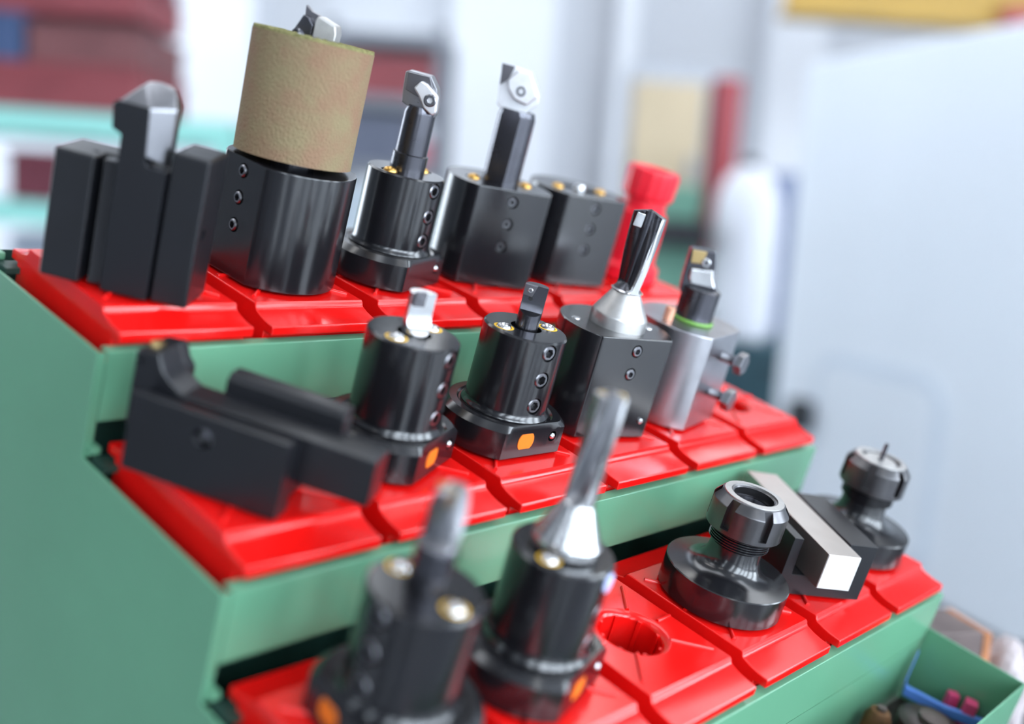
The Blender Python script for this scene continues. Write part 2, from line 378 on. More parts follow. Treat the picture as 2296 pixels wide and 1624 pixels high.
# legs down to the floor
b = NB()
LEGS = [(RX0 + .02, .10), (RX1 - .02, .10), (RX0 + .02, -.2), (RX1 - .02, -.2)]
b.free()
ti = RM.inverted()
for lx, ly in LEGS:
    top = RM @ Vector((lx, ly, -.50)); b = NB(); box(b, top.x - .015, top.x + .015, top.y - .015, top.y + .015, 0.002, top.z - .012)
    xf(b, ti); obj('leg', b, GREEN_SHADED, t)

# small trough in front of the lowest tier
ZT = -2 * DZ; YT = -2 * DY
t = thing('parts_trough', 'green steel trough with dark dirty contents below the front tier', 'trough', RM @ T(0, YT, ZT))
b = NB(); box(b, RX1 - .0015, RX1, -.066, -.0015, -.0955, -.0395); bevel(b, .0004); obj('side_wall', b, GREEN, t)
b = NB(); box(b, -.004, -.0025, -.066, -.0015, -.0955, -.0395); bevel(b, .0004); obj('side_wall', b, GREEN, t)
b = NB(); box(b, -.004, RX1, -.0676, -.0661, -.0955, -.0395); bevel(b, .0004); obj('front_wall', b, GREEN, t)
b = NB(); box(b, -.002, RX1 - .002, -.0655, -.002, -.0955, -.0940); obj('tray_floor', b, OILY, t)

# ------------------------------------------------------------------ red inserts
prof = [(0, -.0109), (.0001, -.0064), (.0007, -.0059), (.004, -.0057), (.0075, -.0053), (.012, -.0044), (.0150, -.0034), (.0161, -.0030), (.0168, -.0022), (.0172, -.0008), (.0183, 0)]
full = prof + [(IDEP - y, z) for y, z in prof[::-1]] + [(IDEP - .007, -.0109), (IDEP - .007, -.024), (.007, -.024), (.007, -.0109)]
b = NB(); prism(b, [(y - IDEP / 2, z) for y, z in full], -IW / 2, IW / 2, 'X')
bevel(b, .0009, 3, 40)
c = NB(); lathe(c, [(0, -.05), (.0165, -.05), (.0165, -.0035), (.0170, -.0020), (.0182, -.0007), (.0198, -.0001), (.0212, .0001), (.0212, .01), (0, .01)], 56)
INSERT = mesh('insert_body', cut(b, c), RED, 30)
def rib(r0, r1):
    b = NB(); prism(b, [(-.0011, -.0005), (.0011, -.0005), (.0011, .0006), (.0006, .0014), (-.0006, .0014), (-.0011, .0006)], r0, r1, 'X'); bevel(b, .0004, 2, 40)
    return mesh('rib', b, RED)
RIBL, RIBS = rib(.0198, .0425), rib(.0218, .0330)
b = NB(); prism(b, [(-.0011, -.023), (.0011, -.023), (.0011, -.0018), (-.0011, -.0018)], .0152, .0168, 'X'); bevel(b, .0003, 2); RIBW = mesh('bore_rib', b, RED)
def insert_tree(M, label):
    t = thing('tool_insert', label, 'tool insert', M, 'red plastic inserts of the tool rack')
    obj('body', INSERT, RED, t)
    for a in (45, 135, -135, -45): obj('rib', RIBL, RED, t, RZ(R(a)))
    for a in (0, 180): obj('rib', RIBS, RED, t, RZ(R(a)))
    for a in (20, 65, 110, 155, 200, 245, 290, 335): obj('bore_rib', RIBW, RED, t, RZ(R(a)))
    return t
ILAB = {(1, 1): 'under the slotted black block with the tall blade', (1, 2): 'under the holder with the foam sleeve', (1, 3): 'under the flanged holder with the thin boring bar',
 (1, 4): 'under the flat sided holder with the thick boring bar', (1, 5): 'under the flat sided holder without any bar', (1, 6): 'under the red plastic plug',
 (2, 1): 'under the black block with the lying tool shank', (2, 2): 'under the orange dotted holder with the bright short cutter', (2, 3): 'under the orange dotted holder with the dark short cutter',
 (2, 4): 'under the flat sided holder with the cone drill', (2, 5): 'under the grey steel holder with two bolts', (2, 6): 'with nothing in it at the right end of the middle tier',
 (3, 1): 'under the blurred drill holder nearest the camera', (3, 2): 'under the orange dotted holder with the long twist drill', (3, 3): 'showing its empty round hole in the front tier',
 (3, 4): 'under the collet chuck with the open nut', (3, 5): 'under the black block gripping the pale square bar', (3, 6): 'under the collet chuck with the thin pin'}
first = None
for tt in (1, 2, 3):
    for i in range(1, 7):
        lab = 'red plastic insert ' + ILAB[(tt, i)]
        if first is None: first = insert_tree(rackM(tt, i), lab)
        else: dup(first, rackM(tt, i), lab)

# ------------------------------------------------------------------ shared tool parts
def hexscrew(ro, depth=.0035, af=.0048, seg=24, cham=.0006):
    """socket screw, axis +X, outer face at x=0"""
    b = NB(); a6 = af / 2 / math.cos(math.pi / 6)
    def hexp(a, s=1):
        k = a % (math.pi / 3) - math.pi / 6
        return af / 2 / math.cos(k) * s
    R0, R1, R2, R3, R4 = [], [], [], [], []
    for k in range(seg):
        a = 2 * math.pi * k / seg; ca, sa = math.cos(a), math.sin(a); h = hexp(a)
        R0.append(b.verts.new((-depth, ro * ca, ro * sa))); R1.append(b.verts.new((-cham, ro * ca, ro * sa)))
        R2.append(b.verts.new((0, (ro - cham) * ca, (ro - cham) * sa))); R3.append(b.verts.new((0, h * ca, h * sa))); R4.append(b.verts.new((-depth * .9, h * ca, h * sa)))
    for A, B in ((R0, R1), (R1, R2), (R2, R3), (R3, R4)):
        for k in range(seg): b.faces.new((A[k], A[(k + 1) % seg], B[(k + 1) % seg], B[k]))
    b.faces.new(R0); b.faces.new(R4)
    return b
GRUB = mesh('grub_screw', hexscrew(.0041, .0036, .0046), SCREW, 25)
GRUBS = mesh('grub_screw', hexscrew(.0031, .0036, .0034), SCREW, 25)
b = NB(); lathe(b, [(.0, -.0045), (.004, -.0045), (.0043, -.002), (.0042, -.0005), (.0036, .0010), (.0022, .0019), (.0008, .0022), (0, .0022)], 28); BALL = mesh('nozzle_ball', b, STEEL)
BALLB = BALL.copy(); BALLB.materials[0] = BRASS
b = NB(); _ring(b, [(.0043, -.003), (.0054, -.003), (.0054, .0001), (.0043, .0001)], 28); SEAL = mesh('seal_ring', b, YELLOW)
b = NB(); bmesh.ops.create_uvsphere(b, u_segments=20, v_segments=12, radius=.0021); PBALL = mesh('detent_ball', b, STEEL)
pts = []
for k in range(40):
    a = 2 * math.pi * k / 40; pts.append((.0059 * math.cos(a), max(-.0043, min(.0043, .0059 * math.sin(a)))))
b = NB(); prism(b, pts, -.0003, .0003, 'X'); DOT = mesh('colour_dot', b, ORANGE)
def cylX(b, r, x0, x1, M, seg=28):
    vs = lathe(b, [(0, x0), (r, x0), (r, x1), (0, x1)], seg); xf(b, M @ RY(R(90)), vs)
# ---- type A: slim turned body on a flange with a ground flat (flat and screws face local +X)
def body_A(rb=.0228, h=.0635, bore=.0085):
    b = NB(); lathe(b, [(0, .0187), (.0246, .0187), (.0242, .0196), (.0233, .0206), (rb, .0222), (rb, h - .0010), (rb - .0009, h), (bore, h), (bore, h - .012), (0, h - .012)], 80)
    c = NB()
    for z in (.0577, .0425, .0277): cylX(c, .0047, rb - .0034, rb + .01, T(0, 0, z))
    for s in (1, -1):
        vs = lathe(c, [(0, h - .0032), (.0055, h - .0032), (.0055, h + .01), (0, h + .01)], 28); xf(c, T(0, s * .0152, 0), vs)
    return mesh('body', cut(b, c), BLACK, 30)
def flange_A(rf=.0345, d=.0262, h=.0185):
    b = NB(); pr = [(rf - .0006, 0, d - .0004), (rf, .0006, d), (rf, h - .0032, d), (rf - .0034, h, d - .0009), (.0268, h, d - .0020), (.0256, h - .0010, .0250), (.0246, h - .0010, .0244), (.0246, h - .0001, .0244)]
    n = 120; rings = []
    al = math.acos(d / rf)
    angs = sorted(set([round(2 * math.pi * k / n, 6) for k in range(n)] + [round(al, 6), round(2 * math.pi - al, 6)]))
    for rr, z, dd in pr:
        ring = []
        for a in angs:
            c_ = math.cos(a); q = min(rr, dd / c_) if c_ > 1e-3 else rr
            ring.append(b.verts.new((q * math.cos(a), q * math.sin(a), z)))
        rings.append(ring)
    m_ = len(angs)
    for A, B in zip(rings, rings[1:]):
        for k in range(m_): b.faces.new((A[k], A[(k + 1) % m_], B[(k + 1) % m_], B[k]))
    b.faces.new(rings[0]); b.faces.new(rings[-1])
    c = NB(); cylX(c, .0031, d - .004, d + .01, T(0, .0145, .0105)); b = cut(b, c)
    return mesh('flange', b, BLACK, 30)
BODY_A, FLANGE_A = body_A(), flange_A()
b = NB(); lathe(b, [(0, -.055), (.0145, -.055), (.0152, -.054), (.0152, -.0002), (0, -.0002)], 40); SHANK = mesh('shank', b, GREYST)
GA = 'tool holders standing in the rack'
def type_A(t, i, phi, label, dot=True, ball=BALL, seal=True, flphi=None):
    th = thing('tool_holder', label, 'tool holder', rackM(t, i, phi, SEAT), GA)
    obj('shank', SHANK, None, th)
    f = obj('flange', FLANGE_A, None, th, RZ(R(flphi - phi)) if flphi is not None else None)
    if dot: tag(obj('colour_dot', DOT, None, f, T(.0262, -.006, .0095)), 'orange painted dot')
    obj('detent_ball', PBALL, None, f, T(.0253, .0145, .0105))
    bo = obj('body', BODY_A, None, th)
    for z in (.0577, .0425, .0277): obj('grub_screw', GRUB, None, bo, T(.0226, 0, z) @ RX(R(random.uniform(0, 60))))
    for s in (1, -1):
        n_ = obj('nozzle_ball', ball, None, bo, T(0, s * .0152, .0635))
        if seal: obj('seal_ring', SEAL, None, bo, T(0, s * .0152, .0635))
    return th
# ---- type B: full width cylinder with one ground flat
def body_B(d, h=.0622, r=.0342, bore=.012, screws=(.0545, .0403, .0255), sr=.0034, m=BLACK, soff=0, balls=None, bsep=.019):
    al = math.acos(d / r); n = 88; arc = [al + (2 * math.pi - 2 * al) * k / n for k in range(n + 1)]
    b = NB(); prism(b, [(r * math.cos(a), r * math.sin(a)) for a in arc], 0, h); bevel(b, .0008, 2, 25)
    c = NB(); lathe(c, [(0, h - .014), (bore, h - .014), (bore, h + .01), (0, h + .01)], 64); b = cut(b, c)
    c = NB()
    for z in screws: cylX(c, sr + .0005, d - .0035, d + .01, T(0, soff, z))
    if balls:
        for s in (1, -1):
            vs = lathe(c, [(0, h - .0032), (.0055, h - .0032), (.0055, h + .01), (0, h + .01)], 28); xf(c, T(0, s * bsep, 0), vs)
    if not c.verts: c.free(); return mesh('body', b, m, 30)
    return mesh('body', cut(b, c), m, 30)
def type_B(t, i, phi, label, me, d, screws=(.0545, .0403, .0255), scr=GRUBS, proud=-.0003, balls=None, bsep=.019, soff=0, h=.0622):
    th = thing('tool_holder', label, 'tool holder', rackM(t, i, phi, SEAT), GA)
    obj('shank', SHANK, None, th)
    bo = obj('body', me, None, th)
    for z in screws: obj('grub_screw', scr, None, bo, T(d + proud, soff, z) @ RX(R(random.uniform(0, 60))))
    if balls:
        for s in (1, -1):
            obj('nozzle_ball', balls, None, bo, T(0, s * bsep, h))
            if balls is BALL: obj('seal_ring', SEAL, None, bo, T(0, s * bsep, h))
    return th
def head_frame(phi): return RZ(R(FACE - phi))          # local X faces the same way as the cutting face, Y sideways
def mmx(L): return [(a / 1000, (c - 1.5) / 1000) for a, c in L]
def plate(poly, x0, x1, bev=.0005, seg=2):
    b = NB(); prism(b, mmx(poly), x0, x1, 'X'); bevel(b, bev, seg, 25); return b
def capscrew(r, h=.002, af=None):
    b = hexscrew(r, h + .003, af or r * 1.0, 24, r * .18); return b
def drill_mesh(r, z0, z1, turns, flute=.62, width=62, nfl=2, n=60, m=STEEL, a0=0, tip=True):
    b = NB(); seg = 56; rings = []
    for k in range(n + 1):
        f = k / n; z = z0 + (z1 - z0) * f; ring = []
        for j in range(seg):
            a = 2 * math.pi * j / seg; rr = r
            for q in range(nfl):
                da = (a - q * 2 * math.pi / nfl + math.pi) % (2 * math.pi) - math.pi
                u = abs(da) / R(width)
                if u < 1: rr = min(rr, r * (1 - flute * min(1, (1 - u ** 2) * 1.6)))
            fade = min(1, f / .10)
            rr = r + (rr - r) * fade
            aa = a + R(a0) + turns * 2 * math.pi * f
            zz = z + (0 if not tip else (r * .35 * (1 - rr / r) if k == n else 0))
            ring.append(b.verts.new((rr * math.cos(aa), rr * math.sin(aa), zz)))
        rings.append(ring)
    for A, B in zip(rings, rings[1:]):
        for j in range(seg): b.faces.new((A[j], A[(j + 1) % seg], B[(j + 1) % seg], B[j]))
    top = b.verts.new((0, 0, z1 + (r * .35 if tip else 0)))
    for j in range(seg): b.faces.new((rings[-1][j], rings[-1][(j + 1) % seg], top))
    b.faces.new(rings[0])
    return b

# ------------------------------------------------------------------ tier 1
# slotted block with a tall blade
A1 = -46.7
t = thing('blade_holder', 'slotted black block clamping a tall dark blade with pale head', 'tool holder', rackM(1, 1, A1, SEAT), GA)
o = Matrix.Rotation(R(-A1), 2) @ Vector((-.0473, -.0004))
LF = T(o.x, o.y, 0)                        # origin at the left front corner, x along the face, y into the block
obj('shank', SHANK, None, t)
b = NB(); prism(b, [(0, 0), (.018, 0), (.018, .013), (.0505, .013), (.0505, .031), (0, .031)], 0, .0593); bevel(b, .0013, 3)
c = NB(); vs = lathe(c, [(0, .054), (.0017, .054), (.0017, .08), (0, .08)], 20); xf(c, T(.0145, .011, 0), vs)
obj('left_jaw', cut(b, c), BLACKM, t, LF, 30)
b = NB(); prism(b, [(.0508, 0), (.068, 0), (.068, .031), (.0508, .031)], 0, .0702); bevel(b, .0015, 3)
c = NB(); cylX(c, .0032, .063, .08, T(0, .0085, .034)); box(c, .045, .0535, .008, .0130, .062, .08)
obj('right_jaw', cut(b, c), BLACKM, t, LF, 30)
b = NB(); box(b, .0205, .0285, .004, .0128, 0, .0585); bevel(b, .0008); obj('clamping_wedge', b, BLACK, t, LF)
b = NB(); prism(b, [(x / 1000, (z - 1.5) / 1000) for x, z in [(29.0, 1.8), (50.0, 1.8), (50.0, 62), (41.5, 62.5), (40.2, 65.5), (39.1, 88), (24.7, 88), (23, 86), (24.0, 75.6), (28.3, 73.6)]], -.0025, .0126, 'Y'); bevel(b, .0006, 2)
bl = obj('blade', b, mat('blade_black', (.005, .0055, .008, 1), .45, spec=.35), t, LF)
b = NB()
for x, z, d in [(25.2, 87.6, -.0022), (38.9, 87.6, -.0022), (40.4, 66, -.0018), (25.2, 76, -.0018), (48.6, 63, .005), (48.9, 89, .004), (46, 95, .008), (33, 96.5, .006), (38, 98.5, .010),
                (48.6, 62, .013), (48.6, 90, .013), (44, 97, .014), (32, 97, .014), (24.5, 86, .013), (26, 75, .013)]:
    b.verts.new((x / 1000, d, (z - 1.5) / 1000))
bmesh.ops.convex_hull(b, input=b.verts); bmesh.ops.dissolve_limit(b, angle_limit=R(6), verts=b.verts, edges=b.edges); bevel(b, .0009, 2, 12)
obj('blade_head', b, GREYST, bl, None, 45)

# foam sleeved holder
BB2 = body_B(.0296, screws=(.0555, .0415, .027), sr=.0034, soff=0)
t12 = type_B(1, 2, -178, 'black cylindrical holder carrying the foam sleeve, three screws on its flat', BB2, .0296, (.0555, .0415, .027), GRUBS, .0012)
hf = head_frame(-178)
b = NB(); lathe(b, [(0, .0485), (.0115, .0485), (.0115, .118), (.010, .120), (0, .120)], 40); bar = obj('boring_bar', b, DSTEEL, t12)
b = NB(); prism(b, mmx([(-1.8, 119), (9.2, 119), (10.0, 132.5), (8.9, 136.4), (-.5, 139.2), (-1.8, 137)]), -.008, .005, 'X'); bevel(b, .0009, 3, 20); obj('head', b, SATIN, bar, hf)
obj('cutting_insert', plate([(-9.3, 142.6), (-5.5, 140), (1.2, 138.6), (-1.9, 134), (-8.5, 134)], -.006, -.001), CARBIDE, bar, hf)
obj('clamp', plate([(-8.2, 138), (-5.2, 137.3), (-2.4, 134), (-2.4, 121), (-10.5, 121), (-11.5, 130.5)], -.003, .0045, .0008), DSTEEL, bar, hf)
obj('clamp_screw', capscrew(.0033), SCREW, bar, hf @ T(.0058, -.0105, .1266) @ RY(R(-18)) @ RZ(R(-35)))
# the foam sleeve is a thing of its own
t = thing('foam_sleeve', 'brown grey foam tube slipped over the tallest black holder', 'sleeve', RM @ Matrix.Translation(ctr(1, 2) + Vector((-.0012, -.0008, SEAT + .0622))) @ Matrix.Rotation(R(1.6), 4, Vector((-.775, -.632, 0))) @ Matrix.Rotation(R(3.6), 4, Vector((-.632, .775, 0))), None)
b = NB(); seg = 90; prf = [(.0306, .0022), (.0308, .03), (.0312, .0627), (.0185, .0632), (.0183, .03), (.0183, .0022)]
_ring(b, prf, seg)
for v in b.verts:
    a = math.atan2(v.co.y, v.co.x); v.co.x *= 1 + .006 * math.sin(3 * a + 20 * v.co.z); v.co.y *= 1 + .006 * math.sin(2 * a + 1)
obj('tube', b, FOAM, t)
b = NB(); _ring(b, [(.0187, .0626), (.0310, .0621), (.0309, .0640), (.0188, .0644)], 120)
for v in b.verts:
    if v.co.z > .063: v.co.z += random.uniform(-.0004, .0006)
    a = math.atan2(v.co.y, v.co.x); v.co.x *= 1 + .006 * math.sin(3 * a + 20 * .061); v.co.y *= 1 + .006 * math.sin(2 * a + 1)
obj('cut_edge', b, FOAMC, t)

# flanged holder with clamp type boring bar
t = type_A(1, 3, -79, 'black flanged holder with slim boring bar and screwed clamp, top tier', dot=False, ball=BALLB, seal=False, flphi=-70)
hf = head_frame(-79)
b = NB(); lathe(b, [(0, .0525), (.0103, .0525), (.0103, .0735), (.0092, .0740), (.0090, .097), (.0075, .101), (0, .101)], 44)
bar = obj('boring_bar', b, DSTEEL, t)
b = NB(); prism(b, mmx([(-12.8, 119.2), (-11, 120.4), (2, 120.4), (6.9, 114.2), (9.0, 106), (9.4, 100), (1.8, 86), (-1.5, 88), (-3.8, 99.5), (-11.2, 102.6), (-12.2, 109.8)]), -.0075, .0035, 'X'); bevel(b, .0007, 2, 20)
obj('head', b, GREYST, bar, hf)
obj('cutting_insert', plate([(-11.0, 119.6), (1.7, 120.0), (4.5, 114.2), (-2.1, 107.5), (-10.3, 109.9)], .0036, .0056, .0004), CARBIDE, bar, hf)
cl = obj('clamp', plate([(-5.6, 112.2), (-2.1, 117.0), (1.5, 116.0), (9.0, 110.7), (9.9, 102.0), (7.9, 99.8), (2.3, 102.6), (-1.5, 108.2)], .0037, .0088, .0010, 3), CLAMP, bar, hf)
obj('clamp_screw', capscrew(.0036, af=.0030), SCREW, cl, T(.0102, .0051, .1064))
# flat sided holder with thick boring bar
BB4 = body_B(.0225, balls=True)
t = type_B(1, 4, -108, 'black flat sided holder with thick boring bar and bright angled clamp', BB4, .0225, balls=BALLB, proud=-.001)
hf = head_frame(-108)
b = NB(); lathe(b, [(0, .0485), (.0118, .0485), (.0118, .104), (.0105, .108), (0, .108)], 44)
c = NB(); box(c, .0098, .05, -.05, .05, 0, .2); xf(c, RZ(R(-20))); bar = obj('boring_bar', cut(b, c), DSTEEL, t, hf, 30)
b = NB(); prism(b, mmx([(-16.6, 133.4), (-8.4, 134.2), (2.0, 133.8), (10.3, 121.1), (10.7, 116.1), (5.2, 108.8), (-6.1, 105), (-14.2, 110.4), (-15.6, 120.9)]), -.009, .0035, 'X'); bevel(b, .0008, 2, 20)
obj('head', b, CLAMP, bar)
obj('cutting_insert', plate([(-16.6, 134.6), (-8.3, 134.6), (-10.5, 126), (-14.8, 121.6)], .0036, .0056, .0003), CARBIDE, bar)
cl = obj('clamp', plate([(-10.9, 126), (-5.6, 133.0), (2.1, 133.6), (9.7, 121.0), (4.4, 114.0), (-4.0, 115.6), (-9.1, 120.6)], .0037, .0082, .0012, 3), CLAMP, bar)
obj('clamp_screw', capscrew(.0034, af=.003), SCREW, cl, T(.0086, -.0010, .1200))
# flat sided holder without a bar
t = type_B(1, 5, -101, 'black flat sided holder without a bar, bore open, top tier', BB4, .0225, balls=BALLB, proud=-.001)
b = NB(); lathe(b, [(0, .0487), (.0117, .0487), (.0117, .0600), (.0090, .0606), (.0090, .0560), (0, .0560)], 32); obj('reducing_bush', b, GREYST, t)
b = NB(); lathe(b, [(0, .0562), (.0042, .0562), (.0045, .0630), (.003, .0655), (0, .0660)], 24); tag(obj('pin_head', b, STEEL, t), 'bright round pin in the bore')
# red plastic plug
t = thing('plug', 'red plastic plug with ribbed cap at the right end of the top tier', 'plug', rackM(1, 6, 0, SEAT))
b = NB(); lathe(b, [(0, 0), (.024, 0), (.0245, .001), (.0245, .010), (.0205, .0125), (.0195, .016), (.0190, .050), (.0160, .053), (.0158, .0605), (0, .0605)], 56); obj('body', b, REDP, t)
b = NB(); lathe(b, [(0, .0606), (.0172, .0606), (.0190, .063), (.0196, .080), (.0185, .0825), (.0130, .0825), (.0115, .0795), (0, .0795)], 60)
for v in b.verts:
    rr = math.hypot(v.co.x, v.co.y)
    if rr > .017 and .062 < v.co.z < .081:
        s = 1 + .03 * math.cos(15 * math.atan2(v.co.y, v.co.x)); v.co.x *= s; v.co.y *= s
obj('cap', b, REDP, t)
obj('shank', SHANK, None, t)

# ------------------------------------------------------------------ tier 2
A2 = -59.0
t = thing('shank_holder', 'black block holding a lying square tool shank, left end of middle tier', 'tool holder', rackM(2, 1, A2, SEAT), GA)
o = Matrix.Rotation(R(-A2), 2) @ Vector((-.0123, -.0395)); LF = T(o.x, o.y, 0)
obj('shank', SHANK, None, t)
b = NB(); prism(b, [(0, 0), (0, .0347), (.0035, .0350), (.010, .0325), (.0128, .0315), (.0128, 0)], -.0705, 0, 'X'); bevel(b, .0008, 2)
c = NB(); vs = lathe(c, [(0, -.01), (.0047, -.01), (.0047, .009), (0, .009)], 28); xf(c, T(-.0371, 0, .0245) @ RX(R(-90)), vs)
fp = obj('front_jaw', cut(b, c), BLACKM, t, LF, 30)
obj('clamp_screw', hexscrew(.0045, .003, .0040), SCREW, fp, T(-.0371, .0052, .0245) @ RZ(R(-90)))
b = NB(); box(b, -.0705, -.004, .013, .0435, 0, .0118); bevel(b, .0008); obj('base', b, BLACKM, t, LF)
b = NB(); prism(b, [(-.0787, .0125), (-.0787, .0470), (-.0685, .0482), (-.0655, .0415), (-.061, .0372), (-.055, .0335), (.0325, .0335), (.0325, .0125)], .0135, .0312, 'Y'); bevel(b, .0011, 3, 25)
c = NB(); vs = lathe(c, [(0, 0), (.0011, 0), (.0011, .016), (0, .016)], 16); xf(c, T(-.0757, 0, .0428) @ RX(R(-90)), vs)
sh = obj('tool_shank', cut(b, c), BLACKM, t, LF, 30)
obj('cutting_insert', plate([(20, 48.6), (26, 48.6), (25.5, 51.0), (20.5, 51.0)], -.0765, -.0725, .0004), GOLD, sh)
b = NB(); prism(b, [(-.0785, .026), (-.0785, .0470), (-.0687, .0480), (-.0660, .0415), (-.063, .0380), (-.063, .026)], .0313, .0385, 'Y'); bevel(b, .0009, 2, 25); obj('head_wing', b, BLACKM, sh)
b = NB(); prism(b, [(.0316, .012), (.0316, .0395), (.0345, .0420), (.0425, .0420), (.0435, .041), (.0435, .012)], -.045, .010, 'X'); bevel(b, .0008, 2, 25); obj('back_jaw', b, BLACKM, t, LF)

# orange dotted holder, bright short cutter
t = type_A(2, 2, -75, 'black holder with orange dot and bright short fluted cutter, middle tier', flphi=-67)
hf = head_frame(-75)
b = NB(); lathe(b, [(0, .0517), (.0067, .0517), (.0067, .0836), (0, .0836)], 48)
c = NB(); box(c, .0010, .05, -.05, .05, .0735, .2); vs = lathe(c, [(0, -.03), (.011, -.03), (.011, .03), (0, .03)], 64); xf(c, T(.0120, 0, .0736) @ RX(R(90)), vs); xf(c, RZ(R(38)))
ct = obj('cutter', cut(b, c, selfx=True), STEEL, t, hf, 30)
obj('cutting_insert', plate([(-5.6, 79), (.2, 79), (.4, 86.2), (-5.4, 86.2)], .0011, .0028, .0003), CARBIDE, ct, RZ(R(38)))
obj('insert_screw', capscrew(.0012, .001), SCREW, ct, RZ(R(38)) @ T(.0033, -.0022, .0808))
# orange dotted holder, dark short cutter
t = type_A(2, 3, -98.5, 'black holder with orange dot and dark flat faced short cutter, middle tier', flphi=-92)
hf = head_frame(-98.5)
b = NB(); lathe(b, [(0, .0517), (.0062, .0517), (.0062, .0868), (0, .0868)], 44)
c = NB(); prism(c, mmx([(0, 0)]) and [(.0012, .0772), (.0022, .0730), (.009, .0700), (.02, .0700), (.02, .11), (.0012, .11)], -.03, .03, 'Y')
ct = obj('cutter', cut(b, c), DSTEEL, t, hf, 30)
obj('cutting_insert', plate([(-6.4, 82.5), (-1.4, 82.2), (.4, 88.6), (-6.4, 88.6)], .0013, .0031, .0003), CARBIDE, ct)
obj('insert_screw', capscrew(.0014, .001), STEEL, ct, T(.0038, -.0030, .0841))
b = NB(); vs = lathe(b, [(0, 0), (.0012, 0), (.0012, .0005), (0, .0005)], 20); xf(b, RY(R(90)), vs); obj('painted_coolant_hole', b, HOLE_SHADE, ct, T(.0012, -.0018, .0795))  # dark disc on the surface stands in for the shade of a hole
# flat sided holder, cone drill
BBD = body_B(.0225, screws=(.0545, .0403), sr=.0034, soff=.001, bore=.0152)
t = type_B(2, 4, -104, 'black flat sided holder with pale indexable drill on a cone shank', BBD, .0225, (.0545, .0403), GRUBS, .0008, soff=.001)
b = NB(); vs = lathe(b, [(0, 0), (.0016, 0), (.0016, .0012), (0, .0018)], 18); xf(b, RY(R(90)), vs); obj('locating_pin', b, STEEL, t, T(.0224, .0195, .011))
for s, a in ((.0262, 152), (.0225, -20)):
    b = NB(); lathe(b, [(0, 0), (.0028, 0), (.0026, .0005), (0, .0006)], 24); obj('plug_screw', b, STEEL, t, RZ(R(a + 104)) @ T(s, 0, .0622))
b = NB(); lathe(b, [(0, .0483), (.0150, .0483), (.0150, .0600), (.0168, .0606), (.0168, .0685), (.0160, .0700), (.0078, .0838), (0, .0838)], 60); dr = obj('drill_shank', b, SATIN, t)
d_ = obj('drill', drill_mesh(.0096, .0837, .1290, .13, .66, 74, 2, 60, SATIN, a0=FACE + 104 - 66), STEEL, dr)
d_.data.materials.append(DSTEEL)
for p_ in d_.data.polygons:          # flutes recoloured dark to paint in the dark they reflect, bright lands
    if math.hypot(p_.center.x, p_.center.y) < .0087: p_.material_index = 1
hf = head_frame(-104)
obj('cutting_insert', plate([(-8.2, 123.2), (-3.2, 122.9), (-2.8, 130.8), (-7.4, 131.2)], .0042, .0062, .0003), STEEL, dr, hf)
obj('cutting_insert', plate([(1.2, 127.5), (5.8, 127.5), (5.4, 131.6), (1.8, 131.8)], -.004, -.002, .0003), GOLD, dr, hf)
# grey steel holder with two bolts
BBG = body_B(.0255, screws=(), m=mat('grey_holder_steel', (.46, .46, .49, 1), .33, metal=1, var=.15, vscale=60, rvar=.06), bore=.0125)
t = type_B(2, 5, -80, 'grey steel holder with two projecting hex bolts and green ring, middle tier', BBG, .0255, ())
hf = head_frame(-80)
for z in (.0475, .0225):
    b = NB(); n = 60; prf = [(0, -.006)] + [(.0034 if k % 2 else .0029, -.005 + .0145 * k / 24) for k in range(25)] + [(.0034, .0100), (0, .0100)]
    vs = lathe(b, prf, 24); xf(b, RY(R(90)), vs); bo = obj('bolt', b, SCREW, t, T(.0255, .0035, z))
    b = NB(); prism(b, [(  .0076 * math.cos(R(60 * k + 10)), .0076 * math.sin(R(60 * k + 10))) for k in range(6)], .0101, .0158, 'X'); bevel(b, .0008, 2); obj('bolt_head', b, SCREW, bo)
b = NB(); lathe(b, [(0, .0483), (.0122, .0483), (.0122, .0835), (.0108, .0845), (0, .0845)], 40); bar = obj('boring_bar', b, DSTEEL, t, hf)
b = NB(); prism(b, mmx([(-14.6, 108.6), (1.1, 110.2), (3.2, 102.8), (5.0, 94), (9.0, 87), (11, 82), (-13.4, 80), (-14.4, 92)]), -.0085, .0015, 'X'); bevel(b, .0009, 2, 20); obj('head', b, DSTEEL, bar)
obj('head_face', plate([(-11.5, 97), (2.6, 99), (3.8, 94), (7.5, 87.5), (-9, 86.5), (-11, 91)], .0014, .0040, .0014, 3), STEEL, bar)
obj('cutting_insert', plate([(-13.8, 108.2), (-4.6, 109), (-5.4, 101.2), (-12.4, 100)], .0016, .0038, .0003), GOLD, bar)
obj('insert_screw', capscrew(.0028, .002), STEEL, bar, T(.0050, -.0035, .1010))
b = NB(); _ring(b, [(.0125 + .0011 * math.cos(R(45 * k)), .0634 + .0011 * math.sin(R(45 * k))) for k in range(8)], 48); tag(obj('seal_ring', b, GREENR, t), 'green rubber ring')
b = NB(); lathe(b, [(0, .0622), (.0032, .0622), (.0032, .0700), (.0027, .0706), (0, .0706)], 24); tag(obj('copper_plug', b, COPPER, t, RZ(R(-190 + 80)) @ T(.0225, 0, 0)), 'copper coloured plug')

